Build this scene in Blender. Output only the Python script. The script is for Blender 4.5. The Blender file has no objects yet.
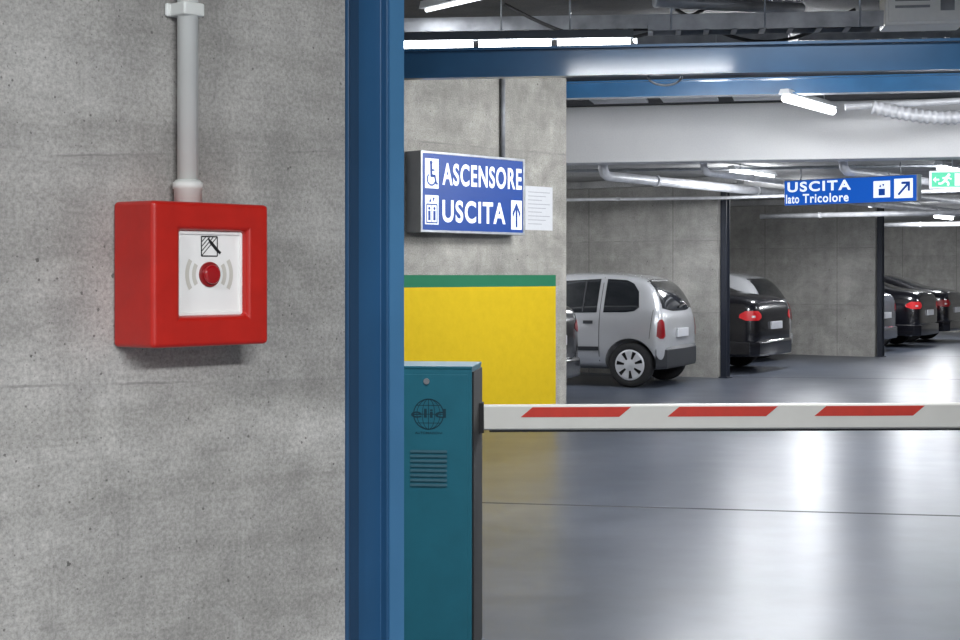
import bpy, bmesh, math, random
from mathutils import Vector, Matrix
from mathutils.bvhtree import BVHTree
random.seed(4)
D2R=math.pi/180
scene=bpy.context.scene
COL=scene.collection
H=1.42

# ------------------------------------------------------------------ materials
def new_mat(name):
    m=bpy.data.materials.new(name); m.use_nodes=True
    nt=m.node_tree; b=nt.nodes['Principled BSDF']
    return m,nt,b
def simple(name,col,rough=.5,metal=0.,var=.06,scale=20.,bump=0.,coat=0.,spec=.5):
    m,nt,b=new_mat(name)
    b.inputs['Roughness'].default_value=rough
    b.inputs['Metallic'].default_value=metal
    b.inputs['Coat Weight'].default_value=coat
    b.inputs['Coat Roughness'].default_value=.08
    b.inputs['Specular IOR Level'].default_value=spec
    tc=nt.nodes.new('ShaderNodeTexCoord')
    n=nt.nodes.new('ShaderNodeTexNoise'); n.inputs['Scale'].default_value=scale; n.inputs['Detail'].default_value=5
    nt.links.new(tc.outputs['Object'],n.inputs['Vector'])
    r=nt.nodes.new('ShaderNodeValToRGB')
    r.color_ramp.elements[0].position=.3; r.color_ramp.elements[1].position=.7
    r.color_ramp.elements[0].color=tuple(max(0,c*(1-var)) for c in col)+(1,)
    r.color_ramp.elements[1].color=tuple(min(1,c*(1+var)) for c in col)+(1,)
    nt.links.new(n.outputs['Fac'],r.inputs['Fac']); nt.links.new(r.outputs['Color'],b.inputs['Base Color'])
    if bump:
        bp=nt.nodes.new('ShaderNodeBump'); bp.inputs['Strength'].default_value=bump; bp.inputs['Distance'].default_value=.01
        nt.links.new(n.outputs['Fac'],bp.inputs['Height']); nt.links.new(bp.outputs['Normal'],b.inputs['Normal'])
    return m
def emis(name,col,s,base=None):
    m,nt,b=new_mat(name)
    b.inputs['Base Color'].default_value=(base or col)+(1,)
    b.inputs['Emission Color'].default_value=col+(1,)
    b.inputs['Emission Strength'].default_value=s
    b.inputs['Roughness'].default_value=.35
    return m

class NB:
    def __init__(s,nt): s.nt=nt
    def n(s,t,**k):
        x=s.nt.nodes.new(t)
        for a,v in k.items(): setattr(x,a,v)
        return x
    def l(s,a,b): s.nt.links.new(a,b)
    def math(s,op,a,b=None,c=None):
        x=s.n('ShaderNodeMath',operation=op)
        for i,v in enumerate((a,b,c)):
            if v is None: continue
            if isinstance(v,(int,float)): x.inputs[i].default_value=v
            else: s.l(v,x.inputs[i])
        return x.outputs[0]
    def mix(s,f,a,b,mode='MIX'):
        x=s.n('ShaderNodeMix',data_type='RGBA',blend_type=mode)
        if isinstance(f,(int,float)): x.inputs[0].default_value=f
        else: s.l(f,x.inputs[0])
        for i,v in ((6,a),(7,b)):
            if isinstance(v,tuple): x.inputs[i].default_value=v+(1,) if len(v)==3 else v
            else: s.l(v,x.inputs[i])
        return x.outputs[2]
    def noise(s,vec,scale,detail=4,rough=.55,dist=0):
        x=s.n('ShaderNodeTexNoise'); x.inputs['Scale'].default_value=scale
        x.inputs['Detail'].default_value=detail; x.inputs['Roughness'].default_value=rough; x.inputs['Distortion'].default_value=dist
        s.l(vec,x.inputs['Vector']); return x.outputs['Fac']
    def ramp(s,f,p0,p1,c0,c1):
        x=s.n('ShaderNodeValToRGB'); e=x.color_ramp.elements
        e[0].position=p0; e[1].position=p1; e[0].color=c0+(1,); e[1].color=c1+(1,)
        s.l(f,x.inputs['Fac']); return x.outputs['Color']
    def scaled(s,v,sx,sy,sz):
        mp=s.n('ShaderNodeMapping'); mp.inputs['Scale'].default_value=(sx,sy,sz); s.l(v,mp.inputs['Vector']); return mp.outputs[0]

def concrete(name,dark,light,sc=1.,lines=(),pores=True,band=False,bumps=.35,streak=.3,cloud=.25,joints=0,hband=.2,midf=.3):
    """lines: (height, half width, slope along local x)"""
    m,nt,b=new_mat(name); g=NB(nt)
    tc=g.n('ShaderNodeTexCoord'); v=tc.outputs['Object']
    big=g.noise(v,2.0*sc,6,.6,.6)
    col=g.ramp(big,.36,.64,dark,light)
    cl=g.noise(v,4.5*sc,6,.66,1.0)
    col=g.mix(cloud,col,g.ramp(cl,.36,.64,(.33,.325,.32),(.68,.68,.67)),'OVERLAY')
    hb_=g.noise(g.scaled(v,.8*sc,.8*sc,9*sc),1.,7,.7,.3)
    col=g.mix(hband,col,g.ramp(hb_,.38,.62,(.34,.34,.33),(.66,.66,.66)),'OVERLAY')
    mid=g.noise(v,14*sc,6,.65)
    col=g.mix(midf,col,g.ramp(mid,.3,.72,(.34,.34,.34),(.72,.72,.71)),'OVERLAY')
    fine=g.noise(v,120*sc,5,.8)
    col=g.mix(.55,col,g.ramp(fine,.37,.63,(.27,.27,.27),(.75,.75,.75)),'OVERLAY')
    st=g.noise(g.scaled(v,9*sc,9*sc,1.2*sc),1.,5,.6)
    col=g.mix(streak,col,g.ramp(st,.35,.7,(.36,.36,.35),(.64,.64,.64)),'OVERLAY')
    h=g.math('ADD',g.math('MULTIPLY',fine,.3),mid)
    if pores:
        for scl,thr,am in ((36,.19,.7),(13,.165,.8),(70,.2,.5)):
            vo=g.n('ShaderNodeTexVoronoi'); vo.inputs['Scale'].default_value=scl*sc; g.l(v,vo.inputs['Vector'])
            n2=g.noise(v,60*sc,2)
            pd=g.math('ADD',vo.outputs['Distance'],g.math('MULTIPLY',g.math('SUBTRACT',n2,.5),.22))
            pm=g.math('LESS_THAN',pd,thr-.11)
            pm=g.math('MULTIPLY',pm,g.math('GREATER_THAN',g.noise(v,5*sc,2),.45))
            col=g.mix(g.math('MULTIPLY',pm,am),col,(.09,.085,.08))
            h=g.math('SUBTRACT',h,g.math('MULTIPLY',pm,.8))
        bl=g.noise(v,9*sc,8,.78,.8)
        col=g.mix(g.math('MULTIPLY',g.math('GREATER_THAN',bl,.60),.10),col,(.75,.74,.72))
        col=g.mix(g.math('MULTIPLY',g.math('LESS_THAN',bl,.39),.16),col,(.12,.115,.11))
    sep=g.n('ShaderNodeSeparateXYZ'); g.l(v,sep.inputs[0])
    for ln in lines:
        z,w=ln[:2]; sl=ln[2] if len(ln)>2 else 0
        wob=g.math('MULTIPLY',g.math('SUBTRACT',g.noise(v,22*sc,5),.5),w*3)
        zz=g.math('SUBTRACT',sep.outputs[2],g.math('MULTIPLY',sep.outputs[0],sl))
        zz=g.math('ADD',zz,wob)
        sd=g.math('SUBTRACT',zz,z)
        dz=g.math('ABSOLUTE',sd)
        lm=g.math('LESS_THAN',dz,w)
        pat=g.ramp(g.noise(v,7*sc,3),.42,.6,(.02,.02,.02),(.5,.5,.5))
        lm=g.math('MULTIPLY',lm,pat)
        col=g.mix(lm,col,(.17,.165,.16))
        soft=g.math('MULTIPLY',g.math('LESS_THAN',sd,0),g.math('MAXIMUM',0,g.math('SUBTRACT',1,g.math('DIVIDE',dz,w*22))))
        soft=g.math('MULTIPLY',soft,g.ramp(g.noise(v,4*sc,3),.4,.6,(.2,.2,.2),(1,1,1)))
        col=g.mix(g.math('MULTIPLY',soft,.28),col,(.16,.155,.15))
        ab=g.math('GREATER_THAN',sd,0)
        col=g.mix(g.math('MULTIPLY',ab,.04),col,(.2,.2,.2))
        h=g.math('SUBTRACT',h,g.math('MULTIPLY',lm,.4))
    if joints:
        f=g.math('ABSOLUTE',g.math('SUBTRACT',g.math('FLOORED_MODULO',sep.outputs[0],joints),joints/2))
        lm=g.math('LESS_THAN',f,.007)
        col=g.mix(g.math('MULTIPLY',lm,.45),col,(.07,.07,.065))
    if band:
        z=sep.outputs[2]; x=sep.outputs[0]
        inx=g.math('LESS_THAN',x,band)
        yel=g.math('MULTIPLY',g.math('LESS_THAN',z,1.31),inx)
        gre=g.math('MULTIPLY',g.math('MULTIPLY',g.math('GREATER_THAN',z,1.31),g.math('LESS_THAN',z,1.42)),inx)
        yc=g.ramp(mid,.3,.7,(.64,.44,.006),(.70,.485,.008))
        col=g.mix(yel,col,yc); col=g.mix(gre,col,(.02,.17,.085))
    g.l(col,b.inputs['Base Color'])
    b.inputs['Roughness'].default_value=.8
    b.inputs['Specular IOR Level'].default_value=.3
    bp=g.n('ShaderNodeBump'); bp.inputs['Strength'].default_value=bumps; bp.inputs['Distance'].default_value=.004/sc
    g.l(h,bp.inputs['Height']); g.l(bp.outputs[0],b.inputs['Normal'])
    return m

M_wall=concrete('concrete_near',(.305,.297,.283),(.425,.415,.395),2.2,lines=((1.326,.0011,-.032),(1.524,.0009,.072)),streak=.18,cloud=.28,hband=.36,midf=.18,bumps=.34)
M_wall2=concrete('concrete_dado',(.27,.262,.24),(.40,.385,.355),.7,lines=((2.6,.008),),band=2.04,cloud=.35)
M_wall3=concrete('concrete_bays',(.30,.295,.28),(.40,.39,.37),.6,lines=((1.9,.008),(.9,.006)),cloud=.3,joints=1.35)
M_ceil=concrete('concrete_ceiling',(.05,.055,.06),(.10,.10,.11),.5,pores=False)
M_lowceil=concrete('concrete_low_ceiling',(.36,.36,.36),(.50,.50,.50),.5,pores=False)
M_white=concrete('painted_concrete',(.87,.87,.88),(.92,.92,.92),.5,pores=False,bumps=.05,streak=.05,cloud=.05,hband=.03,midf=.05)

def floor_mat():
    m,nt,b=new_mat('polished_floor'); g=NB(nt)
    tc=g.n('ShaderNodeTexCoord'); v=tc.outputs['Object']
    n1=g.noise(v,.7,4,.6); n2=g.noise(v,3.2,4,.6)
    col=g.ramp(n1,.35,.65,(.050,.062,.086),(.088,.100,.128))
    col=g.mix(.45,col,g.ramp(n2,.35,.65,(.37,.37,.37),(.64,.64,.64)),'OVERLAY')
    sep=g.n('ShaderNodeSeparateXYZ'); g.l(v,sep.inputs[0])
    c=g.math('ADD',g.math('MULTIPLY',sep.outputs[0],.181),g.math('MULTIPLY',sep.outputs[1],.983))
    f=g.math('ABSOLUTE',g.math('SUBTRACT',g.math('FLOORED_MODULO',g.math('ADD',c,-9.2+3),6.),3.))
    lm=g.math('LESS_THAN',f,.022)
    col=g.mix(g.math('MULTIPLY',lm,.85),col,(.01,.01,.012))
    g.l(col,b.inputs['Base Color'])
    g.l(g.math('ADD',.31,g.math('MULTIPLY',lm,.4)),b.inputs['Roughness'])
    b.inputs['Specular IOR Level'].default_value=.40
    bp=g.n('ShaderNodeBump'); bp.inputs['Strength'].default_value=.22; bp.inputs['Distance'].default_value=.02
    g.l(g.noise(g.scaled(v,.9,1.6,1),1.2,1,.5),bp.inputs['Height']); g.l(bp.outputs[0],b.inputs['Normal'])
    return m
M_floor=floor_mat()
M_blue=simple('blue_steel_paint',(.020,.085,.19),.38,0,.12,6)
M_beam=simple('blue_beam_paint',(.03,.125,.27),.3,0,.12,4,coat=.8)
M_blue_lt=simple('blue_steel_lit_edge',(.06,.19,.36),.4,0,.1,6)  # brighter copy of the column blue, light put into the colour
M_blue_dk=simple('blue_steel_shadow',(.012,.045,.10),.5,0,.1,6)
M_post=simple('dark_post_paint',(.014,.018,.03),.5,0,.1,6)
M_red=simple('red_plastic',(.48,.016,.010),.32,0,.08,45,.04)
M_redbtn=simple('red_button',(.36,.004,.008),.08,0,.05,30,coat=.8)
M_redring=simple('red_button_ring',(.26,.01,.012),.3,0,.05,30)
M_panel=simple('white_panel',(.87,.865,.84),.4,0,.02,30)
M_beige=simple('beige_print',(.60,.58,.52),.6,0,.02,30)
M_black=simple('black_print',(.012,.012,.014),.5,0,.1,30)
M_rubber=simple('black_rubber',(.015,.015,.016),.7,0,.2,30)
M_pvc=simple('grey_pvc',(.70,.72,.69),.38,0,.04,12)
M_teal=simple('teal_enamel',(.022,.165,.230),.36,0,.08,9,.01)
M_teallv=simple('teal_louvre',(.012,.095,.135),.5,0,.1,9)
M_tealdk=simple('teal_dark',(.005,.045,.068),.5,0,.1,9)
M_arm=simple('white_enamel',(.84,.83,.77),.35,0,.03,8)
M_stripe=simple('red_reflective',(.72,.05,.03),.4,0,.05,30)
M_metal=simple('galvanised_metal',(.45,.47,.5),.38,.6,.15,12)
M_pipe=simple('light_grey_pipe',(.68,.69,.72),.35,.1,.15,8)
M_tray=simple('dull_tray',(.26,.27,.29),.5,.2,.3,8)
M_signblue=emis('sign_blue',(.002,.06,.36),.70,(.002,.02,.10))
M_signblue2=emis('sign_blue_glowing',(.004,.095,.50),.85,(.003,.03,.16))
M_signwhite=emis('sign_white',(.85,.92,1.),.85,(.5,.5,.5))
M_signcase=simple('sign_case',(.26,.27,.29),.45,.3,.05,10)
M_green=emis('exit_green',(.05,.50,.28),.85)
M_paper=simple('paper',(.62,.63,.65),.8,0,.03,40)
M_papertext=simple('paper_print',(.36,.37,.4),.8,0,.1,60)
M_tube=emis('fluorescent_tube',(.93,.96,1.),12.)
M_tubedim=emis('fluorescent_tube_dim',(.93,.96,1.),2.5)
M_tubemid=emis('fluorescent_tube_soft',(.93,.96,1.),5.)
M_lampbody=simple('lamp_body',(.62,.64,.66),.45,0,.05,10)
M_lampdark=simple('lamp_body_dark',(.10,.11,.12),.5,0,.05,10)
M_glass=simple('car_glass',(.010,.012,.015),.05,0,.1,3,coat=.5,spec=.8)
M_tyre=simple('tyre_rubber',(.018,.018,.019),.8,0,.2,30)
M_hub=simple('silver_hub',(.62,.63,.65),.35,.15,.1,10)
M_silver=simple('silver_paint',(.56,.57,.59),.25,.38,.03,4,coat=.8)
M_cblack=simple('black_paint',(.005,.005,.008),.18,0,.1,4,coat=.7)
M_cgrey=simple('grey_paint',(.13,.14,.17),.25,.3,.05,4,coat=.8)
M_bump=simple('grey_bumper',(.03,.032,.037),.55,0,.05,10,spec=.3)
M_tail=emis('tail_lamp_red',(.20,.002,.005),.08)
M_tailb=emis('tail_lamp_bright_red',(.5,.01,.015),.22)
M_revl=simple('reverse_lamp',(.6,.55,.55),.2,0,.05,10)
M_plate=simple('plate_white',(.55,.56,.59),.4,0,.03,10)

# ------------------------------------------------------------------ helpers
def reg(o,label,cat,group=None):
    o['label']=label; o['category']=cat
    if group: o['group']=group
    return o
def struct(o): o['kind']='structure'; return o
def empty(name,loc,rz=0,parent=None):
    o=bpy.data.objects.new(name,None); o.location=loc; o.rotation_euler=(0,0,rz*D2R); o.empty_display_size=.1
    COL.objects.link(o)
    if parent: o.parent=parent
    return o
def mk(name,verts,faces,mat,parent=None,loc=(0,0,0),rot=(0,0,0),smooth=False,bevel=0,seg=2,fixn=True):
    me=bpy.data.meshes.new(name); me.from_pydata([tuple(v) for v in verts],[],faces)
    if fixn:
        bm=bmesh.new(); bm.from_mesh(me); bmesh.ops.recalc_face_normals(bm,faces=bm.faces); bm.to_mesh(me); bm.free()
    o=bpy.data.objects.new(name,me); COL.objects.link(o)
    if mat: me.materials.append(mat)
    if smooth:
        for p in me.polygons: p.use_smooth=True
    o.location=loc; o.rotation_euler=rot
    if parent: o.parent=parent
    if bevel:
        md=o.modifiers.new('bevel','BEVEL'); md.width=bevel; md.segments=seg; md.limit_method='ANGLE'; md.angle_limit=.6
        for p in me.polygons: p.use_smooth=True
        md2=o.modifiers.new('wn','WEIGHTED_NORMAL'); md2.keep_sharp=False
    return o
def boxvf(x0,x1,y0,y1,z0,z1):
    v=[(x0,y0,z0),(x1,y0,z0),(x1,y1,z0),(x0,y1,z0),(x0,y0,z1),(x1,y0,z1),(x1,y1,z1),(x0,y1,z1)]
    f=[(0,3,2,1),(4,5,6,7),(0,1,5,4),(1,2,6,5),(2,3,7,6),(3,0,4,7)]
    return v,f
def box(name,b,mat,parent=None,bevel=0,**k):
    v,f=boxvf(*b); return mk(name,v,f,mat,parent,bevel=bevel,**k)
def multibox(name,bl,mat,parent=None,**k):
    V=[];F=[]
    for b in bl:
        v,f=boxvf(*b); n=len(V); V+=v; F+=[tuple(i+n for i in q) for q in f]
    return mk(name,V,F,mat,parent,**k)
def prism(name,poly,y0,y1,mat,parent=None,**k):
    n=len(poly)
    V=[(x,y0,z) for x,z in poly]+[(x,y1,z) for x,z in poly]
    F=[tuple(range(n)),tuple(range(2*n-1,n-1,-1))]+[(i,(i+1)%n,n+(i+1)%n,n+i) for i in range(n)]
    return mk(name,V,F,mat,parent,**k)
def tube(name,pts,r,mat,parent=None,seg=14,radii=None):
    pts=[Vector(p) for p in pts]; V=[];F=[]
    up=None
    for i,p in enumerate(pts):
        if i==0: d=pts[1]-pts[0]
        elif i==len(pts)-1: d=pts[-1]-pts[-2]
        else: d=(pts[i+1]-pts[i]).normalized()+(pts[i]-pts[i-1]).normalized()
        d.normalize()
        if up is None:
            up=Vector((0,0,1)) if abs(d.z)<.9 else Vector((1,0,0))
        s=d.cross(up).normalized(); u=s.cross(d).normalized(); up=u
        rr=radii[i] if radii else r
        for k in range(seg):
            a=2*math.pi*k/seg; V.append(p+s*math.cos(a)*rr+u*math.sin(a)*rr)
    for i in range(len(pts)-1):
        for k in range(seg):
            F.append((i*seg+k,i*seg+(k+1)%seg,(i+1)*seg+(k+1)%seg,(i+1)*seg+k))
    F.append(tuple(range(seg))); F.append(tuple(len(V)-1-k for k in range(seg)))
    o=mk(name,V,F,mat,parent)
    for p in o.data.polygons: p.use_smooth=len(p.vertices)==4
    return o
def cyl(name,c,axis,r,h,mat,parent=None,seg=32,bevel=0):
    c=Vector(c); a=Vector(axis).normalized()
    o=tube(name,[c-a*h/2,c+a*h/2],r,mat,parent,seg)
    if bevel:
        md=o.modifiers.new('b','BEVEL'); md.width=bevel; md.segments=3; md.limit_method='ANGLE'; md.angle_limit=.9
    return o
def text(name,s,x0,x1,z0,z1,y,mat,parent,bold=.02,space=1.):
    cu=bpy.data.curves.new(name,'FONT'); cu.body=s; cu.offset=bold; cu.size=1; cu.space_character=space
    t=bpy.data.objects.new(name,cu); COL.objects.link(t)
    bpy.context.view_layer.update()
    dg=bpy.context.evaluated_depsgraph_get()
    me=bpy.data.meshes.new_from_object(t.evaluated_get(dg))
    bpy.data.objects.remove(t)
    xs=[v.co.x for v in me.vertices]; ys=[v.co.y for v in me.vertices]
    ax,bx,ay,by=min(xs),max(xs),min(ys),max(ys)
    for v in me.vertices:
        v.co=Vector((x0+(v.co.x-ax)/(bx-ax)*(x1-x0), y, z0+(v.co.y-ay)/(by-ay)*(z1-z0)))
    o=bpy.data.objects.new(name,me); COL.objects.link(o); me.materials.clear(); me.materials.append(mat)
    o.parent=parent
    return o
def arc(cx,cz,r,a0,a1,n,w):
    o=[(cx+(r+w/2)*math.cos((a0+(a1-a0)*i/n)*D2R),cz+(r+w/2)*math.sin((a0+(a1-a0)*i/n)*D2R)) for i in range(n+1)]
    i_=[(cx+(r-w/2)*math.cos((a0+(a1-a0)*i/n)*D2R),cz+(r-w/2)*math.sin((a0+(a1-a0)*i/n)*D2R)) for i in range(n+1)]
    V=o+i_; F=[(i,i+1,n+2+i,n+1+i) for i in range(n)]
    return V,F
def flat(name,parts,y,mat,parent):
    V=[];F=[]
    for v,f in parts:
        n=len(V); V+=[(a,y,b) for a,b in v]; F+=[tuple(i+n for i in q) for q in f]
    return mk(name,V,F,mat,parent,fixn=False)
def poly(*p): return (list(p),[tuple(range(len(p)))])
def rect(x0,x1,z0,z1): return poly((x0,z0),(x1,z0),(x1,z1),(x0,z1))
def line2(x0,z0,x1,z1,w):
    d=Vector((x1-x0,z1-z0)); n=Vector((-d.y,d.x)).normalized()*w/2
    return poly((x0+n.x,z0+n.y),(x1+n.x,z1+n.y),(x1-n.x,z1-n.y),(x0-n.x,z0-n.y))
def disc(cx,cz,r,n=20): return poly(*[(cx+r*math.cos(2*math.pi*i/n),cz+r*math.sin(2*math.pi*i/n)) for i in range(n)])
def ring(name,x0,x1,z0,z1,a0,a1,b0,b1,yf,yb,mat,par,bev):
    V=[]
    for y in (yf,yb):
        V+=[(x0,y,z0),(x1,y,z0),(x1,y,z1),(x0,y,z1),(a0,y,b0),(a1,y,b0),(a1,y,b1),(a0,y,b1)]
    F=[]
    for k in range(4):
        j=(k+1)%4
        F+=[(k,j,4+j,4+k),(8+k,12+k,12+j,8+j),(k,8+k,8+j,j),(4+k,4+j,12+j,12+k)]
    return mk(name,V,F,mat,par,bevel=bev,seg=4)

# ------------------------------------------------------------------ setting
TH=47; T=Vector((math.cos(TH*D2R),math.sin(TH*D2R),0)); N=Vector((math.sin(TH*D2R),-math.cos(TH*D2R),0))
W0=Vector((-.315,1.2955,0))
o=mk('floor',[(-14,-9,0),(32,-9,0),(32,52,0),(-14,52,0)],[(0,1,2,3)],M_floor); struct(o)
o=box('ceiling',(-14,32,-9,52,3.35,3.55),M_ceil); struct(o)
def ybeam(x): return 17.2-.2126*(x-1)
v=[(-14,ybeam(-14)+.36,2.78),(32,ybeam(32)+.36,2.78),(32,52,2.78),(-14,52,2.78)]
v+=[(a,b,2.95) for a,b,c in v]
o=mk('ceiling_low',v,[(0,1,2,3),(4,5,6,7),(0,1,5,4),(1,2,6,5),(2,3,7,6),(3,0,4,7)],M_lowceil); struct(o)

o=box('wall_left',(-6.5,.2653,0,.22,0,3.35),M_wall,loc=tuple(W0),rot=(0,0,TH*D2R)); struct(o)
Y0=Vector((-.653,13.12,0))
o=box('wall_middle',(-10,2.20,0,.3,0,3.35),M_wall2,loc=tuple(Y0),rot=(0,0,TH*D2R)); struct(o)

R=Vector((.553,.833,0)).normalized(); A=Vector((.833,-.553,0)).normalized()
RA=math.atan2(A.y,A.x)
P1=Vector((3.27,20.68,0)); P2=Vector((6.84,26.0,0))
for nm,p in (('wall_bay',P1),('wall_bay_far',P2)):
    o=box(nm,(-5.6,0,0,.22,0,2.67),M_wall3,loc=tuple(p),rot=(0,0,RA)); struct(o)
pb=P1-A*5.7
ang=math.atan2(R.y,R.x)
o=box('wall_rear',(-9,24,0,.2,0,2.78),M_wall3,loc=tuple(pb),rot=(0,0,ang)); struct(o)
pf=P2+R*12
o=box('wall_far',(-6,14,0,.2,0,2.78),M_wall3,loc=tuple(pf),rot=(0,0,RA)); struct(o)
o=box('wall_right',(-14,45,-.2,0,0,3.35),M_wall3,loc=(8.5,6,0),rot=(0,0,ang)); struct(o)
bl=math.atan2(-.2126,1)
o=box('concrete_beam',(-15,31,0,.35,2.7,3.345),M_white,loc=(1,17.2,0),rot=(0,0,bl),bevel=.015)
reg(o,'white painted concrete downstand beam under the ceiling','ceiling beam')
for i,(p,a1) in enumerate(((P1,.3),(P2,6))):
    o=box('concrete_joist',(-5.5,a1,0,.22,2.675,2.778),M_lowceil,loc=tuple(p),rot=(0,0,RA),bevel=.01)
    reg(o,'grey concrete joist spanning the low parking ceiling','ceiling beam','concrete joists under the low ceiling')
for p in (P1,P2):
    q=p+A*.07+R*.11
    e=empty('steel_post',tuple(q),math.degrees(RA))
    multibox('post_profile',[(-.045,.045,-.055,-.045,0,2.66),(-.045,.045,.045,.055,0,2.66),(-.005,.005,-.045,.045,0,2.66)],M_post,e)
    box('base_plate',(-.065,.07,-.08,.08,0,.015),M_post,e)
    reg(e,'dark steel post at the end of a concrete bay wall','post','steel posts at the bay walls')

# ------------------------------------------------------------------ blue door-frame post at the wall end
e=empty('steel_column',tuple(W0+T*.266),TH)
w=.0690
poly_=[(0,.012),(.0,-.004),(.013,-.004),(.013,-.001),(.047,-.001),(.047,-.010),(w,-.010),(w,.14),(w-.008,.14),(w-.008,-.002),(.055,-.002),(.055,.012)]
V=[(x,y,0) for x,y in poly_]+[(x,y,3.35) for x,y in poly_]; n=len(poly_)
mk('column_profile',V,[tuple(range(n)),tuple(range(2*n-1,n-1,-1))]+[(i,(i+1)%n,n+(i+1)%n,n+i) for i in range(n)],M_blue,e,bevel=.001)
box('column_lit_strip',(.0500,w+.0008,-.0115,-.0099,0,3.35),M_blue_lt,e)  # right flange strip, its brighter light painted in as paler blue
box('column_shade_strip',(.0005,.0125,-.0058,-.0041,0,3.35),M_blue_dk,e)  # left strip in darker blue, shade put into its colour
reg(e,'blue painted steel frame column closing the concrete wall end','column')

# ------------------------------------------------------------------ fire alarm call point
o0=W0+T*.0605
e=empty('fire_alarm_call_point',(o0.x,o0.y,1.4205),TH)
hw=.0622
iw0,iw1,iz0,iz1=-.0335,.0385,-.0365,.0385
yf=-.0575; yr=-.047
def rc(x0,x1,z0,z1,y): return [(x0,y,z0),(x1,y,z0),(x1,y,z1),(x0,y,z1)]
V=rc(-hw-.001,hw,-hw-.0005,hw+.0005,0)+rc(-hw,hw,-hw,hw,yf)+rc(iw0,iw1,iz0,iz1,yf)+rc(iw0+.001,iw1-.001,iz0+.001,iz1-.001,yr)
F=[(0,1,2,3),(12,13,14,15)]
for k in range(4):
    j=(k+1)%4
    for b_ in (0,4,8): F.append((b_+k,b_+j,b_+4+j,b_+4+k))
mk('housing',V,F,M_red,e,bevel=.0042,seg=5)
box('white_panel',(iw0+.0005,iw1-.0005,-.0490,-.0470,iz0+.0005,iz1-.0005),M_panel,e)
ring('inner_rim',iw0+.0008,iw1-.0008,iz0+.0008,iz1-.0008,iw0+.004,iw1-.004,iz0+.004,iz1-.004,-.0508,-.0490,M_panel,e,.0008)
cx=.0025
cyl('button_collar',(cx,-.0498,.0),(0,1,0),.0110,.003,M_redring,e,40,.0008)
cyl('push_button',(cx,-.0525,.0),(0,1,0),.0084,.006,M_redbtn,e,40,.002)
ring_y=-.0494
zc=.0245; s=.0085
parts=[line2(cx-s,zc-s,cx+s,zc-s,.0011),line2(cx-s,zc+s,cx+s,zc+s,.0011),line2(cx-s,zc-s,cx-s,zc+s,.0011),line2(cx+s,zc-s,cx+s,zc+s,.0011)]
for k in (-.010,-.006,-.002,.002):
    parts.append(line2(cx-s,zc-s+ (k+.010),cx-s+min(2*s,2*s-(k+.010)),zc-s+(k+.010)+min(2*s,2*s-(k+.010)),.0008))
parts+=[line2(cx+.001,zc+.004,cx+.009,zc-.004,.0030),line2(cx-.001,zc+.007,cx+.002,zc+.002,.0018),line2(cx+.008,zc-.003,cx+.012,zc-.006,.0025)]
flat('pictogram',parts,ring_y,M_black,e)
for sgn in (-1,1):
    for rr in (.0165,.0236):
        a0,a1=(-32,32) if sgn>0 else (148,212)
        flat('printed_arc',[arc(cx,0,rr,a0,a1,10,.0040)],ring_y,M_beige,e)
reg(e,'square red plastic fire alarm button box on concrete wall','fire alarm')

e=empty('conduit_pipe',tuple(W0+T*.0655+N*.0145+Vector((0,0,1.4835))),TH)
tube('pipe_run',[(0,0,.012),(0,0,1.86)],.0093,M_pvc,e,24)
tube('coupling',[(0,0,.0),(0,0,.0125),(0,0,.013),(0,0,.0185),(0,0,.019),(0,0,.021)],.013,M_pvc,e,28,radii=[.0122,.0122,.0134,.0134,.0122,.0105])
for zz in (.172,.95):
    multibox('pipe_clip',[(-.0113,.0113,-.0103,.0145,zz-.006,zz+.006),(-.0155,.0155,.010,.0145,zz-.006,zz+.006)],M_pvc,e,bevel=.002)
reg(e,'grey plastic electrical conduit with clips above the fire alarm','conduit pipe')

# ------------------------------------------------------------------ barrier
g_=empty('barrier_gate',(-.030,5.45,0),-6.5)
hb=1.088
e=box('cabinet',(-.37,0,0,.3,0.02,hb-.008),M_teal,g_,bevel=.002)
box('cabinet_lid',(-.373,.002,-.003,.303,hb-.010,hb),M_teal,e,bevel=.002)
box('base_plinth',(-.385,.015,-.015,.315,0,.02),M_tealdk,e)
box('cabinet_door',(-.358,-.014,-.004,0,.05,hb-.03),M_teal,e,bevel=.002)
box('side_gasket',(.0,.006,.012,.29,.03,hb-.02),M_rubber,e,bevel=.002)
cyl('lock',(-.165,-.006,hb-.055),(0,1,0),.011,.008,M_metal,e,20)
V=[];F=[]
for i in range(8):
    z=.775-i*.0175; x0,x1=-.225,-.090; n0=len(V)
    V+=[(x0,-.004,z),(x1,-.004,z),(x1,-.010,z-.001),(x0,-.010,z-.001),(x0,-.004,z+.007),(x1,-.004,z+.007)]
    F+=[tuple(n0+k for k in q) for q in ((0,1,2,3),(3,2,5,4),(0,3,4),(1,5,2),(0,4,5,1))]
mk('vent_louvre',V,F,M_teallv,e)
cx,cz,r=-.158,.913,.055
parts=[arc(cx,cz,r,0,360,32,.004),line2(cx-r,cz,cx+r,cz,.0025),line2(cx,cz-r,cx,cz+r,.0025)]
for q in (.42,.78):
    for sg in (-1,1):
        pts=[(cx+sg*q*r*math.cos(t),cz+r*math.sin(t)) for t in [(-90+18*i)*D2R for i in range(11)]]
        for a_,b_ in zip(pts[:-1],pts[1:]): parts.append(line2(a_[0],a_[1],b_[0],b_[1],.0024))
for zz in (-.032,.032):
    hx=math.sqrt(r*r-zz*zz); parts.append(line2(cx-hx,cz+zz,cx+hx,cz+zz,.0025))
flat('globe_emblem',parts,-.0046,M_tealdk,e)
text('emblem_lettering','elid',cx-.064,cx+.064,cz-.013,cz+.020,-.0052,M_tealdk,e,.012,1.05)
text('small_lettering','AUTOMAZIONI',cx-.05,cx+.05,cz-.072,cz-.064,-.0052,M_tealdk,e,.01)
arm=empty('barrier_arm',(.0,0,.836),6.5,g_)
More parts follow.
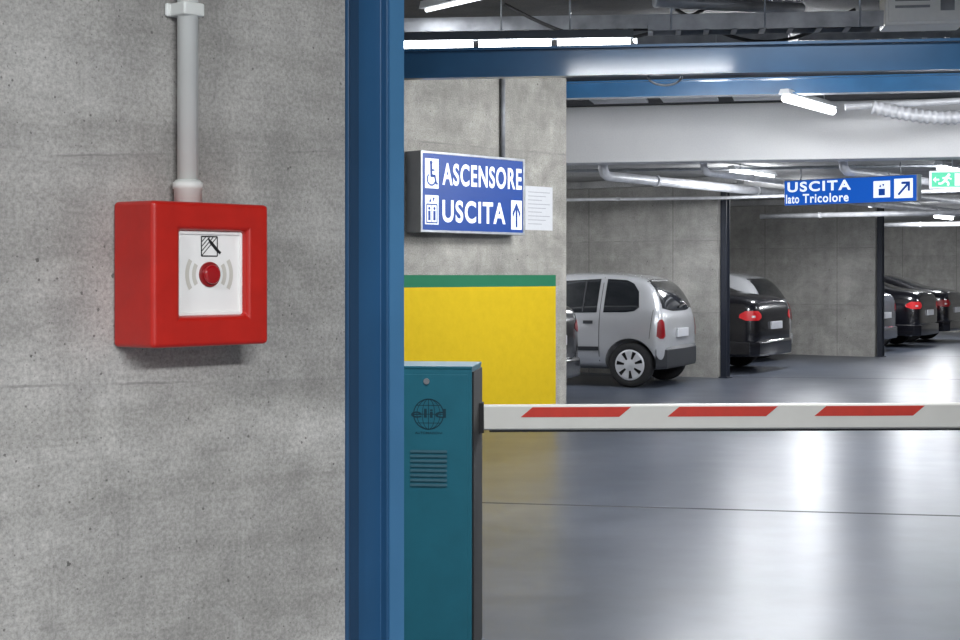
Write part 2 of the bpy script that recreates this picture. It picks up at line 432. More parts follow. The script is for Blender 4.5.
arm.location=Matrix.Rotation(6.5*D2R,3,'Z')@Vector((.045,.21,.836)); arm.rotation_euler=(0,-.0042,6.5*D2R)
az=.094
prof=[(-.022,.006),(-.016,0),(.016,0),(.022,.006),(.022,az-.006),(.016,az),(-.016,az),(-.022,az-.006)]
V=[(.0,y,z) for y,z in prof]+[(3.6,y,z) for y,z in prof]; n=8
mk('arm_beam',V,[tuple(range(n)),tuple(range(2*n-1,n-1,-1))]+[(i,(i+1)%n,n+(i+1)%n,n+i) for i in range(n)],M_arm,arm)
box('rubber_edge',(.02,3.58,-.012,.012,-.008,0.0),M_rubber,arm)
for i in range(6):
    x=.138+i*.552
    prism('red_stripe',[(x,.049),(x+.045,.086),(x+.415,.086),(x+.37,.049)],-.0235,-.022,M_stripe,arm)
box('arm_bracket',(-.03,.0,-.03,.03,-.01,az+.01),M_rubber,arm,bevel=.003)
reg(g_,'teal barrier gate cabinet with white and red arm lowered','barrier gate')

# ------------------------------------------------------------------ steel beams
def ibeam(name,p0,p1,z0,z1,fl,label):
    p0=Vector(p0); p1=Vector(p1); L=(p1-p0).length; a=math.atan2(p1.y-p0.y,p1.x-p0.x)
    e=empty(name,(p0.x,p0.y,z0),math.degrees(a)); h=z1-z0
    multibox('web_and_flanges',[(0,L,-fl/2,fl/2,0,.014),(0,L,-fl/2,fl/2,h-.014,h),(0,L,-.006,.006,.014,h-.014)],M_beam,e)
    return reg(e,label,'steel beam')
ibeam('steel_beam',(-3,8.42),(6,7.27),2.475,2.635,.07,'blue painted steel beam crossing over the barrier')
ibeam('steel_beam',(.3,15.1),(9,13.6),3.18,3.345,.16,'blue painted steel beam tight under the dark ceiling')

# ------------------------------------------------------------------ signs
def arrow_up(x0,x1,z0,z1):
    cx=(x0+x1)/2; w=x1-x0; h=z1-z0
    return [poly((cx-.12*w,z0),(cx+.12*w,z0),(cx+.12*w,z1-.30*h),(x1-.04*w,z1-.64*h),(x1,z1-.42*h),(cx,z1),(x0,z1-.42*h),(x0+.04*w,z1-.64*h),(cx-.12*w,z1-.30*h))]
e=empty('direction_sign',(-.52,13.0,1.792),48)
SW,SH=1.39,.71
box('sign_case',(0,SW,0,.17,0,SH),M_signcase,e,bevel=.006)
box('sign_face',(.02,SW-.02,-.006,0,.02,SH-.02),M_signblue,e)
ring('sign_frame',0,SW,0,SH,.022,SW-.022,.022,SH-.022,-.012,.0,M_metal,e,.003)
fy=-.0075
r1=(.385,.645); r2=(.07,.325)
for q in ((.055,.225)+r1,(.055,.225)+r2,(1.20,1.35,.05,.32)): flat('icon_panel',[rect(*q)],fy,M_signwhite,e)
zz=r1[0]-.01
flat('wheelchair_symbol',[disc(.13,zz+.235,.019),line2(.13,zz+.225,.135,zz+.11,.028),line2(.125,zz+.12,.18,zz+.12,.024),line2(.175,zz+.13,.195,zz+.05,.022),line2(.195,zz+.05,.215,zz+.055,.018),line2(.13,zz+.17,.175,zz+.17,.016),arc(.135,zz+.09,.052,130,350,16,.016)],fy-.001,M_signblue,e)
zz=r2[0]-.01
flat('lift_symbol',[line2(.07,zz+.025,.21,zz+.025,.012),line2(.07,zz+.185,.21,zz+.185,.012),line2(.075,zz+.02,.075,zz+.185,.012),line2(.205,zz+.02,.205,zz+.185,.012),line2(.14,zz+.02,.14,zz+.185,.008),
     disc(.108,zz+.15,.014),line2(.108,zz+.13,.108,zz+.045,.03),disc(.172,zz+.15,.014),line2(.172,zz+.13,.172,zz+.045,.03),poly((.105,zz+.205),(.135,zz+.205),(.12,zz+.245)),poly((.147,zz+.245),(.177,zz+.245),(.162,zz+.205))],fy-.001,M_signblue,e)
text('lettering','ASCENSORE',.275,1.35,.42,.618,fy,M_signwhite,e,.026,1.14)
text('lettering','USCITA',.275,1.12,.093,.292,fy,M_signwhite,e,.026,1.14)
flat('arrow_symbol',arrow_up(1.218,1.332,.07,.30),fy-.001,M_signblue,e)
reg(e,'illuminated blue box sign reading ASCENSORE USCITA on concrete wall','direction sign')

e=empty('direction_sign',(3.65,18.0,2.243),math.degrees(math.atan2(-1.2,1.25)))
SW,SH=1.73,.31
box('sign_case',(0,SW,0,.1,0,SH),M_signcase,e,bevel=.005)
box('sign_face',(.01,SW-.01,-.005,0,.01,SH-.01),M_signblue2,e)
fy=-.0065
text('lettering','USCITA',.05,.90,.165,.285,fy,M_signwhite,e,.03,1.2)
text('lettering','lato',.03,.21,.03,.138,fy,M_signwhite,e,.022,1.12)
text('lettering','Tricolore',.26,.87,.03,.138,fy,M_signwhite,e,.022,1.12)
flat('icon_panel',[rect(1.19,1.40,.06,.25)],fy,M_signwhite,e)
flat('icon_panel',[rect(1.45,1.68,.045,.265)],fy,M_signwhite,e)
flat('arrow_symbol',[poly((1.493,.093),(1.51,.075),(1.618,.183),(1.618,.125),(1.645,.125),(1.645,.23),(1.54,.23),(1.54,.203),(1.60,.203))],fy-.001,M_signblue,e)
flat('lift_symbol',[rect(1.255,1.335,.085,.16),poly((1.262,.18),(1.29,.18),(1.276,.215)),poly((1.30,.215),(1.328,.215),(1.314,.18))],fy-.001,M_signblue,e)
for x in (.2,1.5): tube('hanger_rod',[(x,.05,SH),(x,.05,2.695-2.243)],.008,M_metal,e,8)
reg(e,'hanging blue sign reading USCITA lato Tricolore with arrow','direction sign')

e=empty('exit_sign',(5.10,17.0,2.40),-8)
box('sign_case',(0,.5,0,.07,0,.2),M_signwhite,e,bevel=.004)
box('sign_face',(.018,.482,-.004,0,.018,.182),M_green,e)
flat('door_symbol',[rect(.27,.40,.03,.17)],-.005,M_signwhite,e)
flat('running_man_symbol',[disc(.205,.152,.018),line2(.195,.14,.165,.09,.036),line2(.165,.09,.205,.06,.024),line2(.205,.06,.195,.03,.024),line2(.165,.09,.125,.055,.024),line2(.125,.055,.09,.055,.024),line2(.185,.125,.235,.105,.018),line2(.185,.125,.135,.115,.018)],-.005,M_signwhite,e)
flat('arrow_symbol',[poly((.03,.10),(.065,.135),(.065,.11),(.10,.11),(.10,.09),(.065,.09),(.065,.065))],-.005,M_signwhite,e)
tube('hanger_rod',[(.25,.035,.2),(.25,.035,.945)],.008,M_metal,e,8)
reg(e,'green emergency exit sign with running man symbol','exit sign')

e=empty('paper_notice',tuple(Y0+T*1.585+N*.001+Vector((0,0,1.85))),TH)
box('sheet',(0,.40,-.004,0,0,.42),M_paper,e)
ln=[]
for i in range(9): ln.append(rect(.04,.36-.06*(i%3),.36-i*.038,.367-i*.038))
flat('printed_lines',ln,-.0045,M_papertext,e)
reg(e,'pale paper notice taped beside the illuminated sign','paper notice')
e=empty('conduit_pipe',tuple(Y0+T*1.24+N*.03),TH)
tube('pipe_run',[(0,0,2.5),(0,0,3.34)],.022,M_tray,e,12)
reg(e,'thin grey conduit feeding the wall sign','conduit pipe')

# ------------------------------------------------------------------ lamps
def lamp(p0,p1,z,power,label,ceil=3.35,tubes=1,w=.12,tr=.03,tm=None,bare=0,sy=.08,gap=.03,hm=None):
    """bare: energy of added point lights that spread light all round the tube"""
    p0=Vector(p0); p1=Vector(p1); L=(p1-p0).length; a=math.atan2(p1.y-p0.y,p1.x-p0.x)
    e=empty('ceiling_lamp',(p0.x,p0.y,z),math.degrees(a))
    prism_pts=[(-w/2,.0),(w/2,.0),(w*.32,.05),(-w*.32,.05)]
    V=[(0,y,zz) for y,zz in prism_pts]+[(L,y,zz) for y,zz in prism_pts]
    mk('lamp_housing',V,[(0,1,2,3),(7,6,5,4)]+[(i,(i+1)%4,4+(i+1)%4,4+i) for i in range(4)],hm or M_lampbody,e)
    seg=L/tubes
    for i in range(tubes): tube('lamp_tube',[(i*seg+gap,0,-tr+.005),((i+1)*seg-gap,0,-tr+.005)],tr,tm or M_tube,e,12)
    if ceil-z-.05>.02:
        for x in (L*.2,L*.8): tube('hanger_rod',[(x,0,.05),(x,0,ceil-z)],.006,M_metal,e,8)
    ld=bpy.data.lights.new('lamp_light','AREA'); ld.shape='RECTANGLE'; ld.size=L*.95; ld.size_y=sy; ld.energy=power; ld.color=(.95,.97,1.)
    lo=bpy.data.objects.new('lamp_light',ld); COL.objects.link(lo); lo.parent=e; lo.location=(L/2,0,-2*tr-.005)
    if bare:
        for x in (L*.25,L*.75):
            pd=bpy.data.lights.new('lamp_glow','POINT'); pd.energy=bare/2; pd.shadow_soft_size=.16; pd.color=(.95,.97,1.)
            po=bpy.data.objects.new('lamp_glow',pd); COL.objects.link(po); po.parent=e; po.location=(x,0,-.2)
    reg(e,label,'ceiling lamp','fluorescent ceiling lamps')
    return e
lamp((-.95,8.97),(.9,8.80),2.810,60,'row of lit fluorescent tubes above the blue beam',tubes=4,tr=.040,w=.06,gap=.02,hm=M_lampdark)
lamp((-.36,9.6),(.12,9.0),3.12,10,'lit fluorescent tube close to the dark ceiling',w=.08,tr=.014,tm=M_tubedim)
lamp((2.94,14.5),(3.70,15.7),3.17,20,'lit fluorescent lamp on the ceiling before the white beam',tm=M_tubemid,tr=.042)
LR=R*1.3
def low(x,y,p,bare=None): lamp((x,y),(x+LR.x,y+LR.y),2.70,p*.55,'lit fluorescent lamp on the low parking ceiling, some added as fill',ceil=2.78,bare=p*.5 if bare is None else bare,tr=.035)
low(3.05,18.2,75); low(5.35,17.5,60,0); low(7.5,27.0,120); low(9.7,32.0,130)
low(4.6,22.0,135); low(8.5,22,140); low(12,28,130); low(-.9,18.6,95); low(12.5,36.5,100)  # unseen fill lamps added to brighten the low parking zone
low(8.3,34.0,60)  # one more unseen lamp added as fill
lamp((.9,6.4),(2.3,6.2),3.2,45,'unseen lamp added to light the front of the blue beam')  # added above the frame to light the blue beam from the front
lamp((4.9,10.8),(6.3,10.6),3.27,50,'unseen lamp added to brighten the white beam',bare=330)  # added out of frame, its point lights brighten the white beam
lamp((7,12.5),(8,14),3.25,50,'unseen lamp added to brighten the white beam',bare=200)  # another out-of-frame addition that lifts the white beam
lamp((1.5,12.4),(2.9,12.2),3.22,15,'unseen lamp added to brighten the white beam',bare=210)  # added out of sight behind the blue beam to whiten the concrete beam
lamp((.6,-2.6),(1.9,-1.4),2.75,280,'unseen fill lamp added to light the near concrete wall',w=.5,sy=.45)  # added behind the camera as broad soft light on the near wall
lamp((-1.9,-2.4),(-1.1,-1.5),2.85,90,'unseen fill lamp added to light the near concrete wall',w=.5,sy=.45)  # second added fill behind the camera, softens the near wall's shadows
lamp((-.45,3.4),(.95,3.4),3.2,75,'unseen lamp added to give the blue beam its sheen',tr=.045)  # added out of view so its reflection puts a highlight on the blue beam
lamp((1.2,11.6),(1.9,12.9),3.27,25,'unseen fill lamp added toward the painted wall')  # added fill light for the far painted surfaces

# ------------------------------------------------------------------ pipes, trays, ducts
def pipe(pts,r,mat,label,name='ceiling_pipe',cat='pipe',group=None,collars=True):
    e=empty(name,pts[0])
    q=[Vector(p)-Vector(pts[0]) for p in pts]
    tube('pipe_run',q,r,mat,e,14)
    if collars:
        for a,b in zip(q[:-1],q[1:]):
            L=(b-a).length; k=1.
            while k<L:
                c=a+(b-a)*(k/L); cyl('pipe_collar',c,(b-a),r*1.18,.05,mat,e,14); k+=2.4
    return reg(e,label,cat,group)
g='pipes under the low ceiling'
def elbow(x,y,x2,y2,x3,y3,z,r,label):
    """pipe dropping from the slab, then running on level"""
    d=(Vector((x2,y2,0))-Vector((x,y,0))).normalized()
    pts=[(x,y,2.778),(x,y,z+.10),(x+d.x*.03,y+d.y*.03,z+.03),(x+d.x*.10,y+d.y*.10,z),(x2,y2,z-.03),(x3,y3,z-.12)]
    pipe(pts,r,M_pipe,label,group=g)
elbow(1.45,17.70,3.85,20.45,9.6,27.4,2.59,.060,'light grey drain pipe under the low ceiling')
elbow(2.60,17.45,5.2,20.5,11.0,27.2,2.61,.042,'light grey drain pipe under the low ceiling')
elbow(4.15,17.15,7.2,20.7,12.6,27.0,2.61,.052,'light grey drain pipe under the low ceiling')
pipe([(-1.5,19.3,2.72),(6.5,17.6,2.72)],.02,M_metal,'thin metal pipe under the low ceiling',group=g)
pipe([(-1.4,21.4,2.46),(3.35,20.2,2.46),(6.3,18.2,2.46)],.022,M_pipe,'thin grey pipe under the low ceiling',group=g)
pipe([(4.6,24.6,2.38),(10,21.3,2.38)],.04,M_pipe,'grey sprinkler pipe crossing the parking aisle',group=g)
pipe([(7.5,29.0,2.38),(14,25.3,2.38)],.045,M_pipe,'grey sprinkler pipe crossing the parking aisle',group=g)
pipe([(3.7,15.2,3.12),(4.1,15.15,3.14),(6.4,14.6,3.2)],.035,M_pipe,'grey pipe running before the white beam')
pts=[];rad=[]
for i in range(120):
    t=i/119; pts.append((3.9+t*1.9,14.9-.35*t,3.09-.12*math.sin(t*math.pi*1.3))); rad.append(.058 if (i//2)%2 else .072)
e=empty('flexible_duct',pts[0]); tube('duct_hose',[Vector(p)-Vector(pts[0]) for p in pts],.06,M_pipe,e,14,radii=rad)
reg(e,'grey corrugated flexible duct hanging below the ceiling','duct')
def tray(p0,p1,z,w,label):
    p0=Vector(p0);p1=Vector(p1);L=(p1-p0).length;a=math.atan2(p1.y-p0.y,p1.x-p0.x)
    e=empty('cable_tray',(p0.x,p0.y,z),math.degrees(a))
    bl=[(0,L,-w/2,-w/2+.008,0,.09),(0,L,w/2-.008,w/2,0,.09)]
    k=0
    while k<L: bl.append((k,k+.03,-w/2,w/2,0,.008)); k+=.16
    multibox('tray_frame',bl,M_tray,e)
    for i in range(4):
        y=-w/3+i*w/4.5; pp=[(L*j/14,y+random.uniform(-.015,.015),.03+random.uniform(0,.02)) for j in range(15)]
        tube('cable',pp,.012,M_rubber,e,6)
    for x in (L*.1,L*.5,L*.9): tube('hanger_rod',[(x,-w/2,.0),(x,-w/2,3.35-z)],.006,M_metal,e,6)
    reg(e,label,'cable tray','cable trays under the dark ceiling')
tray((-.5,9.9),(6,9.3),3.0,.3,'steel cable tray carrying black cables')
tray((1.2,11.4),(7,10.4),3.15,.25,'steel cable tray carrying black cables')
tray((.98,8.75),(2.3,8.6),2.83,.2,'steel cable tray carrying black cables')
gp='dark pipes under the ceiling'
pipe([(-1.2,10.4,3.12),(7,9.9,3.12)],.045,M_tray,'dark pipe below the dark ceiling',group=gp)
pipe([(-1,12.3,3.22),(1.3,12.1,3.22)],.06,M_tray,'dark pipe below the dark ceiling',group=gp)
pipe([(1.0,8.6,2.99),(1.9,8.9,3.0),(2.2,10.6,3.02)],.035,M_tray,'dark pipe below the dark ceiling',group=gp)
pipe([(.2,12.9,3.28),(7,12.6,3.28)],.05,M_pipe,'light pipe tight below the dark ceiling',group=gp)
for i,(x,y,z,l,s) in enumerate(((.15,9.3,3.1,1.3,.22),(1.2,9.2,3.05,1.1,.2),(2.95,8.9,3.0,.9,.12))):
    e=empty('hanging_cable',(x,y,z)); tube('cable_run',[(l*t/16,0,-s*math.sin(math.pi*t/16)) for t in range(17)],.011,M_rubber,e,8)
    reg(e,'loose black cable sagging under the dark ceiling','cable','loose cables')
e=empty('hanging_cable',(.98,7.95,2.475)); tube('cable_run',[(.09*math.cos(t*D2R),0,.05*math.sin(t*D2R)) for t in range(180,361,15)],.006,M_tray,e,8); reg(e,'small cable loop below the blue beam','cable','loose cables')
e=empty('junction_box',(2.4,8.9,2.90),-8)
box('box_body',(0,.46,0,.25,0,.35),M_panel,e,bevel=.012)
box('box_lid',(.02,.44,-.012,0,.02,.33),M_panel,e,bevel=.006)
multibox('box_slot',[(.06,.26,-.016,-.012,.1,.115),(.06,.26,-.016,-.012,.14,.155),(.32,.40,-.016,-.012,.08,.16)],M_tray,e)
for x in (.05,.41): tube('hanger_rod',[(x,.12,.35),(x,.12,.45)],.008,M_metal,e,8)
reg(e,'pale metal electrical box hanging under the ceiling','electrical box')
for x,y in ((1.5,16.3),(2.25,16.15),(3.0,16.0)):
    o=box('ceiling_panel',(-.3,.3,-.3,.3,0,.03),M_white,loc=(x,y,3.315),rot=(0,0,-12*D2R),bevel=.004)
    reg(o,'pale square access panel fixed on the ceiling','ceiling panel','ceiling access panels')

# ------------------------------------------------------------------ cars
def car(kind,loc,rz,paint,label,bumper=None,tail=None):
    tail=tail or M_tail
    if kind=='hatch':
        st=[(0.0,.34,.5,.62,.72,.58,.62,.53),(0.016,.27,.5,.78,.90,.70,.74,.61),(0.06,.22,.5,.93,1.04,.76,.795,.63),(0.16,.2,.5,.95,1.26,.78,.815,.62),(0.30,.2,.5,.94,1.385,.79,.82,.595),
            (.62,.2,.5,.92,1.44,.79,.825,.58),(1.3,.2,.5,.90,1.46,.8,.825,.58),(1.85,.2,.5,.88,1.40,.8,.82,.56),(2.25,.2,.5,.86,1.16,.8,.81,.57),(2.6,.2,.5,.83,.93,.79,.80,.68),(3.05,.2,.48,.76,.84,.78,.78,.66),(3.36,.22,.42,.6,.68,.68,.70,.58),(3.43,.32,.42,.5,.56,.55,.57,.48)]
        L=3.43;Wd=.82; wb=(.44,2.78); wr=.285
    elif kind=='hatch_tall':
        st=[(0.0,.34,.5,.62,.68,.62,.66,.56),(0.03,.26,.52,.80,.9,.74,.77,.62),(0.10,.22,.52,.95,1.05,.78,.81,.62),(0.24,.2,.52,.98,1.28,.8,.83,.60),(0.42,.2,.52,.97,1.42,.81,.835,.59),
            (.9,.2,.5,.95,1.48,.81,.84,.60),(1.6,.2,.5,.93,1.49,.82,.84,.60),(2.2,.2,.5,.91,1.42,.82,.84,.58),(2.7,.2,.5,.89,1.12,.82,.83,.57),(3.0,.2,.5,.86,.98,.81,.82,.68),(3.5,.2,.48,.78,.87,.79,.79,.66),(3.78,.22,.42,.6,.68,.68,.70,.58),(3.85,.32,.42,.5,.56,.55,.57,.48)]
        L=3.85;Wd=.84; wb=(.55,3.05); wr=.30
    else:
        st=[(0.0,.36,.5,.62,.74,.62,.65,.57),(0.03,.27,.5,.84,1.00,.75,.78,.68),(0.10,.22,.52,.97,1.09,.815,.84,.71),(0.45,.2,.52,.99,1.13,.84,.865,.71),(0.75,.2,.52,.98,1.17,.85,.87,.67),
            (1.15,.2,.5,.96,1.34,.85,.87,.60),(1.55,.2,.5,.94,1.43,.85,.875,.59),(2.2,.2,.5,.92,1.46,.85,.875,.60),(2.75,.2,.5,.90,1.37,.85,.87,.58),(3.25,.2,.5,.88,1.06,.84,.86,.62),(3.5,.2,.5,.84,.94,.84,.85,.70),(4.0,.2,.48,.76,.84,.82,.82,.68),(4.32,.22,.42,.6,.68,.7,.72,.6),(4.4,.32,.42,.5,.56,.55,.57,.48)]
        L=4.4;Wd=.875; wb=(.85,3.5); wr=.32
    e=empty('car',loc,rz)
    V=[];F=[]
    for (x,zb,zm,zl,zt,wl,wm,wt) in st:
        h=[(0,zb),(wl*.8,zb),(wl,zb+.09),(wm,zm),(wm*.99,(zm+zl)/2),(wm*.975,zl),(wt+(wm-wt)*.35,zl+(zt-zl)*.55),(wt,zt-.05*min(1,(zt-zl)/.3)),(wt*.82,zt),(0,zt+.012)]
        ring_=h+[(-a,b) for a,b in h[-2:0:-1]]
        V+=[(x,a,b) for a,b in ring_]
    n=len(ring_)
    for i in range(len(st)-1):
        for k in range(n): F.append((i*n+k,i*n+(k+1)%n,(i+1)*n+(k+1)%n,(i+1)*n+k))
    F.append(tuple(range(n))); F.append(tuple((len(st)-1)*n+n-1-k for k in range(n)))
    tmp=mk('tmp',V,F,None)
    md=tmp.modifiers.new('s','SUBSURF'); md.levels=2; md.render_levels=2
    bpy.context.view_layer.update()
    dg=bpy.context.evaluated_depsgraph_get()
    me0=bpy.data.meshes.new_from_object(tmp.evaluated_get(dg))
    bm=bmesh.new(); bm.from_mesh(me0); bvh=BVHTree.FromBMesh(bm); bm.free()
    cut=[]
    for x in wb:
        for s in (-1,1):
            c=cyl('cut',(x,s*(Wd-.05),wr),(0,1,0),wr+.05,.5,None,None,32); cut.append(c)
            b=tmp.modifiers.new('b','BOOLEAN'); b.object=c; b.operation='DIFFERENCE'; b.solver='EXACT'
    bpy.context.view_layer.update()
    dg=bpy.context.evaluated_depsgraph_get()
    me=bpy.data.meshes.new_from_object(tmp.evaluated_get(dg)); me.name='car_body'
    for c in cut+[tmp]: bpy.data.objects.remove(c)
    me.materials.clear(); me.materials.append(paint)
    body=bpy.data.objects.new('body',me); COL.objects.link(body); body.parent=e
    for p in me.polygons: p.use_smooth=True
    me.set_sharp_from_angle(angle=.7)
    ux,uy,uz=Vector((1,0,0)),Vector((0,1,0)),Vector((0,0,1))
    def patch(name,lo,hi,U,Dr,O,mat,off=.006,nu=14,nv=8):
        def samp(pl,t):
            n_=len(pl)-1; f=t*n_; i=min(int(f),n_-1); f-=i
            return (pl[i][0]*(1-f)+pl[i+1][0]*f, pl[i][1]*(1-f)+pl[i+1][1]*f)
        V=[]
        for j in range(nv+1):
            for i in range(nu+1):
                a=samp(lo,i/nu); b=samp(hi,i/nu); t=j/nv
                u=a[0]*(1-t)+b[0]*t; z=a[1]*(1-t)+b[1]*t
                hit=bvh.ray_cast(O+U*u+uz*z,Dr)
                V.append(None if hit[0] is None else hit[0]-Dr*off)
        idx={};VV=[]
        for k,v_ in enumerate(V):
            if v_ is not None: idx[k]=len(VV); VV.append(v_)
        F=[]
        for j in range(nv):
            for i in range(nu):
                q=(j*(nu+1)+i,j*(nu+1)+i+1,(j+1)*(nu+1)+i+1,(j+1)*(nu+1)+i)
                if all(k in idx for k in q): F.append(tuple(idx[k] for k in q))
        return mk(name,VV,F,mat,e,smooth=True,fixn=False)
    for s in (1,-1):
        O=Vector((0,s*3,0)); Dr=Vector((0,-s,0))
        if kind=='hatch':
            patch('side_window',[(.33,1.01),(.39,.965),(.50,.95),(.80,.945)],[(.36,1.21),(.44,1.31),(.54,1.355),(.80,1.37)],ux,Dr,O,M_glass,nu=16)
            patch('side_window',[(.89,.945),(2.22,.91)],[(.89,1.37),(1.85,1.32),(2.1,1.12)],ux,Dr,O,M_glass)
            patch('window_divider',[(1.07,.95),(1.09,.95)],[(1.07,1.36),(1.09,1.36)],ux,Dr,O,M_bump,.012,2,8)
            patch('door_seam',[(.842,.32),(.850,.32)],[(.842,1.39),(.850,1.39)],ux,Dr,O,M_rubber,.003,2,12)
            patch('hatch_seam',[(.18,.62),(.186,.62)],[(.14,.98),(.146,.98)],ux,Dr,O,M_rubber,.003,2,8)
            patch('side_trim',[(.85,.46),(2.4,.45)],[(.85,.51),(2.4,.50)],ux,Dr,O,M_bump,.012,14,3)
            patch('door_handle',[(.93,.80),(1.06,.80)],[(.93,.84),(1.06,.84)],ux,Dr,O,M_bump,.014,5,3)
        elif kind=='hatch_tall':
            patch('side_window',[(.62,1.02),(1.3,1.0)],[(.70,1.2),(.85,1.36),(1.3,1.4)],ux,Dr,O,M_glass)
            patch('side_window',[(1.38,1.0),(2.6,.97)],[(1.38,1.4),(2.1,1.36),(2.45,1.14)],ux,Dr,O,M_glass)
            patch('door_seam',[(1.335,.32),(1.345,.32)],[(1.335,1.42),(1.345,1.42)],ux,Dr,O,M_rubber,.003,2,12)
        else:
            patch('side_window',[(1.1,1.05),(1.95,1.02)],[(1.25,1.2),(1.5,1.34),(1.95,1.38)],ux,Dr,O,M_glass)
            patch('side_window',[(2.03,1.02),(3.15,.97)],[(2.03,1.38),(2.6,1.32),(2.95,1.12)],ux,Dr,O,M_glass)
            patch('door_seam',[(1.985,.32),(1.995,.32)],[(1.985,1.38),(1.995,1.38)],ux,Dr,O,M_rubber,.003,2,12)
        Dd=Vector((1,-s*.9,0)).normalized(); U=Vector((-Dd.y,Dd.x,0))
        corner=Vector((.05,s*(Wd-.08),0)); Od=corner-Dd*2
        if kind=='hatch': lo_=[(-.07,.65),(-.03,.62),(.03,.62),(.07,.65)]; hi_=[(-.055,.82),(-.025,.86),(.025,.86),(.055,.82)]
        elif kind=='hatch_tall': lo_=[(-.11,.68),(0,.66),(.11,.68)]; hi_=[(-.08,.95),(0,.98),(.08,.95)]
        else: lo_=[(-.18,.80),(-.1,.76),(.1,.76),(.18,.80)]; hi_=[(-.17,.85),(-.1,.90),(.1,.90),(.17,.85)]
        patch('tail_lamp',lo_,hi_,U,Dd,Od,tail,.008,12,6)
        zr=(sum(p[1] for p in lo_)+sum(p[1] for p in hi_))/(len(lo_)+len(hi_))
        patch('reverse_lamp',[(-.03,zr-.025),(.03,zr-.025)],[(-.03,zr+.005),(.03,zr+.005)],U,Dd,Od,M_revl if kind!='hatch' else tail,.012,4,3)
        Df=Vector((-1,-s*.7,0)).normalized(); Uf=Vector((-Df.y,Df.x,0)); cf=Vector((L-.1,s*(Wd-.2),0))-Df*2
        patch('head_lamp',[(-.12,.52),(.12,.52)],[(-.12,.66),(.12,.66)],Uf,Df,cf,M_hub,.008,8,5)
        mx=st[-5][0]-.15
        box('side_mirror',(mx-.07,mx+.07,s*(Wd+.02)-.07,s*(Wd+.02)+.07,.93,1.05),paint,e,bevel=.03,seg=3)
    Or=Vector((-2,0,0))
    if kind=='hatch':
        patch('rear_window',[(-.64,1.0),(-.3,.96),(.3,.96),(.64,1.0)],[(-.52,1.34),(-.3,1.37),(.3,1.37),(.52,1.34)],uy,ux,Or,M_glass)
        patch('rear_wiper',[(-.35,1.04),(.0,.995)],[(-.35,1.06),(.0,1.015)],uy,ux,Or,M_rubber,.02,6,1)
    elif kind=='hatch_tall': patch('rear_window',[(-.6,1.02),(.6,1.02)],[(-.5,1.36),(.5,1.36)],uy,ux,Or,M_glass)
    else: patch('rear_window',[(-.6,1.17),(.6,1.17)],[(-.48,1.37),(.48,1.37)],uy,ux,Or,M_glass)
    Of=Vector((L+2,0,0)); zz0,zz1=((.97,1.3) if kind!='sedan' else (1.0,1.32))
    patch('windscreen',[(-.62,zz0),(.62,zz0)],[(-.5,zz1),(.5,zz1)],uy,-ux,Of,M_glass)
    for nm,x0,sg in (('rear_bumper',0,1),('front_bumper',L,-1)):
        w_=Wd
        path=[(x0+sg*(wb[0]-wr-.07 if sg>0 else .3),w_-.005),(x0+sg*.1,w_-.035),(x0-sg*.01,w_-.16),(x0-sg*.03,w_*.4),(x0-sg*.035,0)]
        path=path+[(a,-b) for a,b in path[-2::-1]]
        V=[];F=[];n_=len(path)
        zt_=.51 if kind=='hatch' else .475
        cs=[(0,.28),(.015,.24),(.12,.24),(.12,zt_),(.035,zt_),(0,zt_-.035)]
        nc=len(cs)
        for (px,py) in path:
            dx,dy=(px-(x0+sg*.6)),py; l=math.hypot(dx,dy); dx/=l;dy/=l
            for (dd,z) in cs: V.append((px-dx*dd,py-dy*dd,z))
        for i in range(n_-1):
            for k in range(nc): F.append((i*nc+k,i*nc+(k+1)%nc,(i+1)*nc+(k+1)%nc,(i+1)*nc+k))
        F+= [tuple(range(nc)),tuple((n_-1)*nc+k for k in range(nc-1,-1,-1))]
        mk(nm,V,F,bumper or paint,e,bevel=.012,seg=2)
    pz=.68
    hit=bvh.ray_cast(Vector((-2,0,pz)),ux)
    px=hit[0].x if hit[0] else 0
    box('license_plate',(px-.03,px-.005,-.24,.24,pz-.055,pz+.055),M_plate,e,bevel=.003)
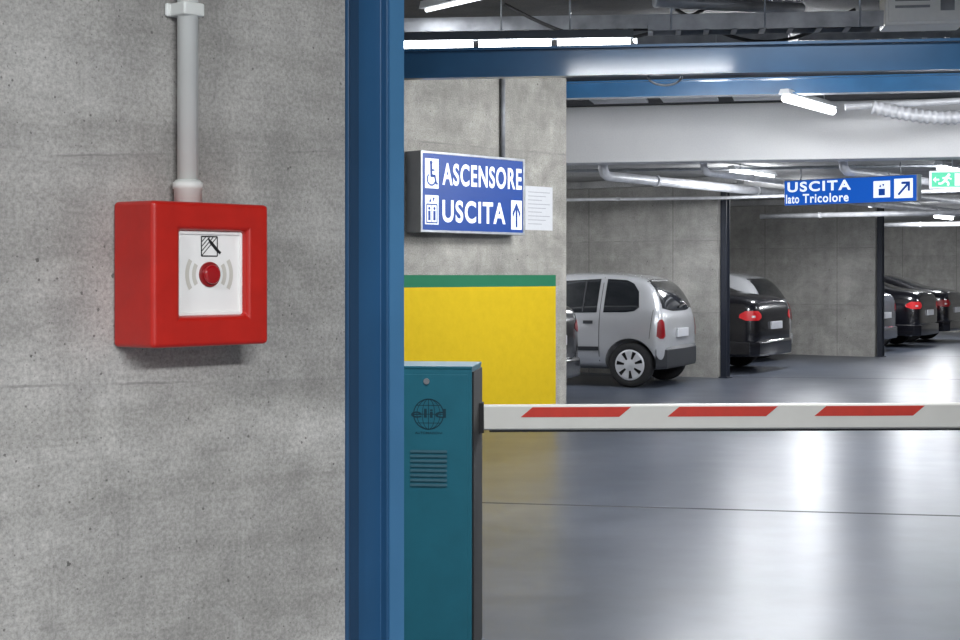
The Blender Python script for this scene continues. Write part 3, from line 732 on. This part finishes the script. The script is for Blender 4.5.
    for x in wb:
        for s in (-1,1):
            y=s*(Wd-.11)
            prof=[(-.09,wr*.62),(-.09,wr*.93),(-.065,wr),(.065,wr),(.09,wr*.93),(.09,wr*.66),(.05,wr*.62),(.03,wr*.1)]
            V=[];F=[];sg=28
            for k in range(sg):
                a=2*math.pi*k/sg
                for (dy,rr) in prof: V.append((rr*math.cos(a),s*dy,rr*math.sin(a)))
            m_=len(prof)
            for k in range(sg):
                for j in range(m_-1): F.append((k*m_+j,((k+1)%sg)*m_+j,((k+1)%sg)*m_+j+1,k*m_+j+1))
            F.append(tuple(k*m_ for k in range(sg)))
            F.append(tuple(k*m_+m_-1 for k in range(sg)))
            w_=mk('wheel',V,F,M_tyre,e,loc=(x,y,wr),smooth=True)
            V=[];F=[]
            ro=wr*.72
            sp=7; nn=sp*6
            def rng(r_,yy): return [(r_*math.cos(2*math.pi*k/nn),s*yy,r_*math.sin(2*math.pi*k/nn)) for k in range(nn)]
            V+=rng(ro,.085)+rng(ro*.84,.10)+rng(ro*.36,.10)+rng(.012,.11)
            for k in range(nn):
                k2=(k+1)%nn
                F.append((k,k2,nn+k2,nn+k))
                if k%6 not in (0,1): F.append((nn+k,nn+k2,2*nn+k2,2*nn+k))
                F.append((2*nn+k,2*nn+k2,3*nn+k2,3*nn+k))
            F.append(tuple(3*nn+k for k in range(nn)))
            mk('hubcap',V,F,M_hub,w_,smooth=False,fixn=False)
    return reg(e,label,'car')
car('hatch',(2.617,19.487,0),156,M_silver,'small silver hatchback parked beside a concrete bay wall',M_bump)
car('sedan',(.87,16.86,0),156,M_cblack,'black sedan parked beside the silver hatchback')
def slot(P,offc,out): q=P+R*offc+A*out; return (q.x,q.y,0)
car('sedan',slot(P1,1.95,.05),150,M_cblack,'black sedan with red tail lamps between concrete bay walls',tail=M_tailb)
car('hatch_tall',slot(P1,4.4,-.9),150,M_silver,'silver hatchback parked behind a black sedan')
car('sedan',slot(P2,1.7,-.35),150,M_cgrey,'dark grey sedan parked past a steel post')
car('sedan',slot(P2,4.3,-.35),150,M_cblack,'black sedan parked between other dark cars',tail=M_tailb)
car('sedan',slot(P2,6.9,-.55),150,M_cblack,'black sedan parked last before the far wall')

# ------------------------------------------------------------------ world, camera
w=bpy.data.worlds.new('world'); scene.world=w; w.use_nodes=True
w.node_tree.nodes['Background'].inputs[0].default_value=(.66,.68,.72,1); w.node_tree.nodes['Background'].inputs[1].default_value=.35
scene.view_settings.view_transform='Standard'
scene.view_settings.look='None'
cd=bpy.data.cameras.new('camera'); cd.sensor_width=36; cd.lens=1500/960*36; cd.shift_y=-45/960; cd.clip_start=.02
co=bpy.data.objects.new('camera',cd); COL.objects.link(co); co.location=(0,0,H); co.rotation_euler=(90*D2R,0,0)
scene.camera=co
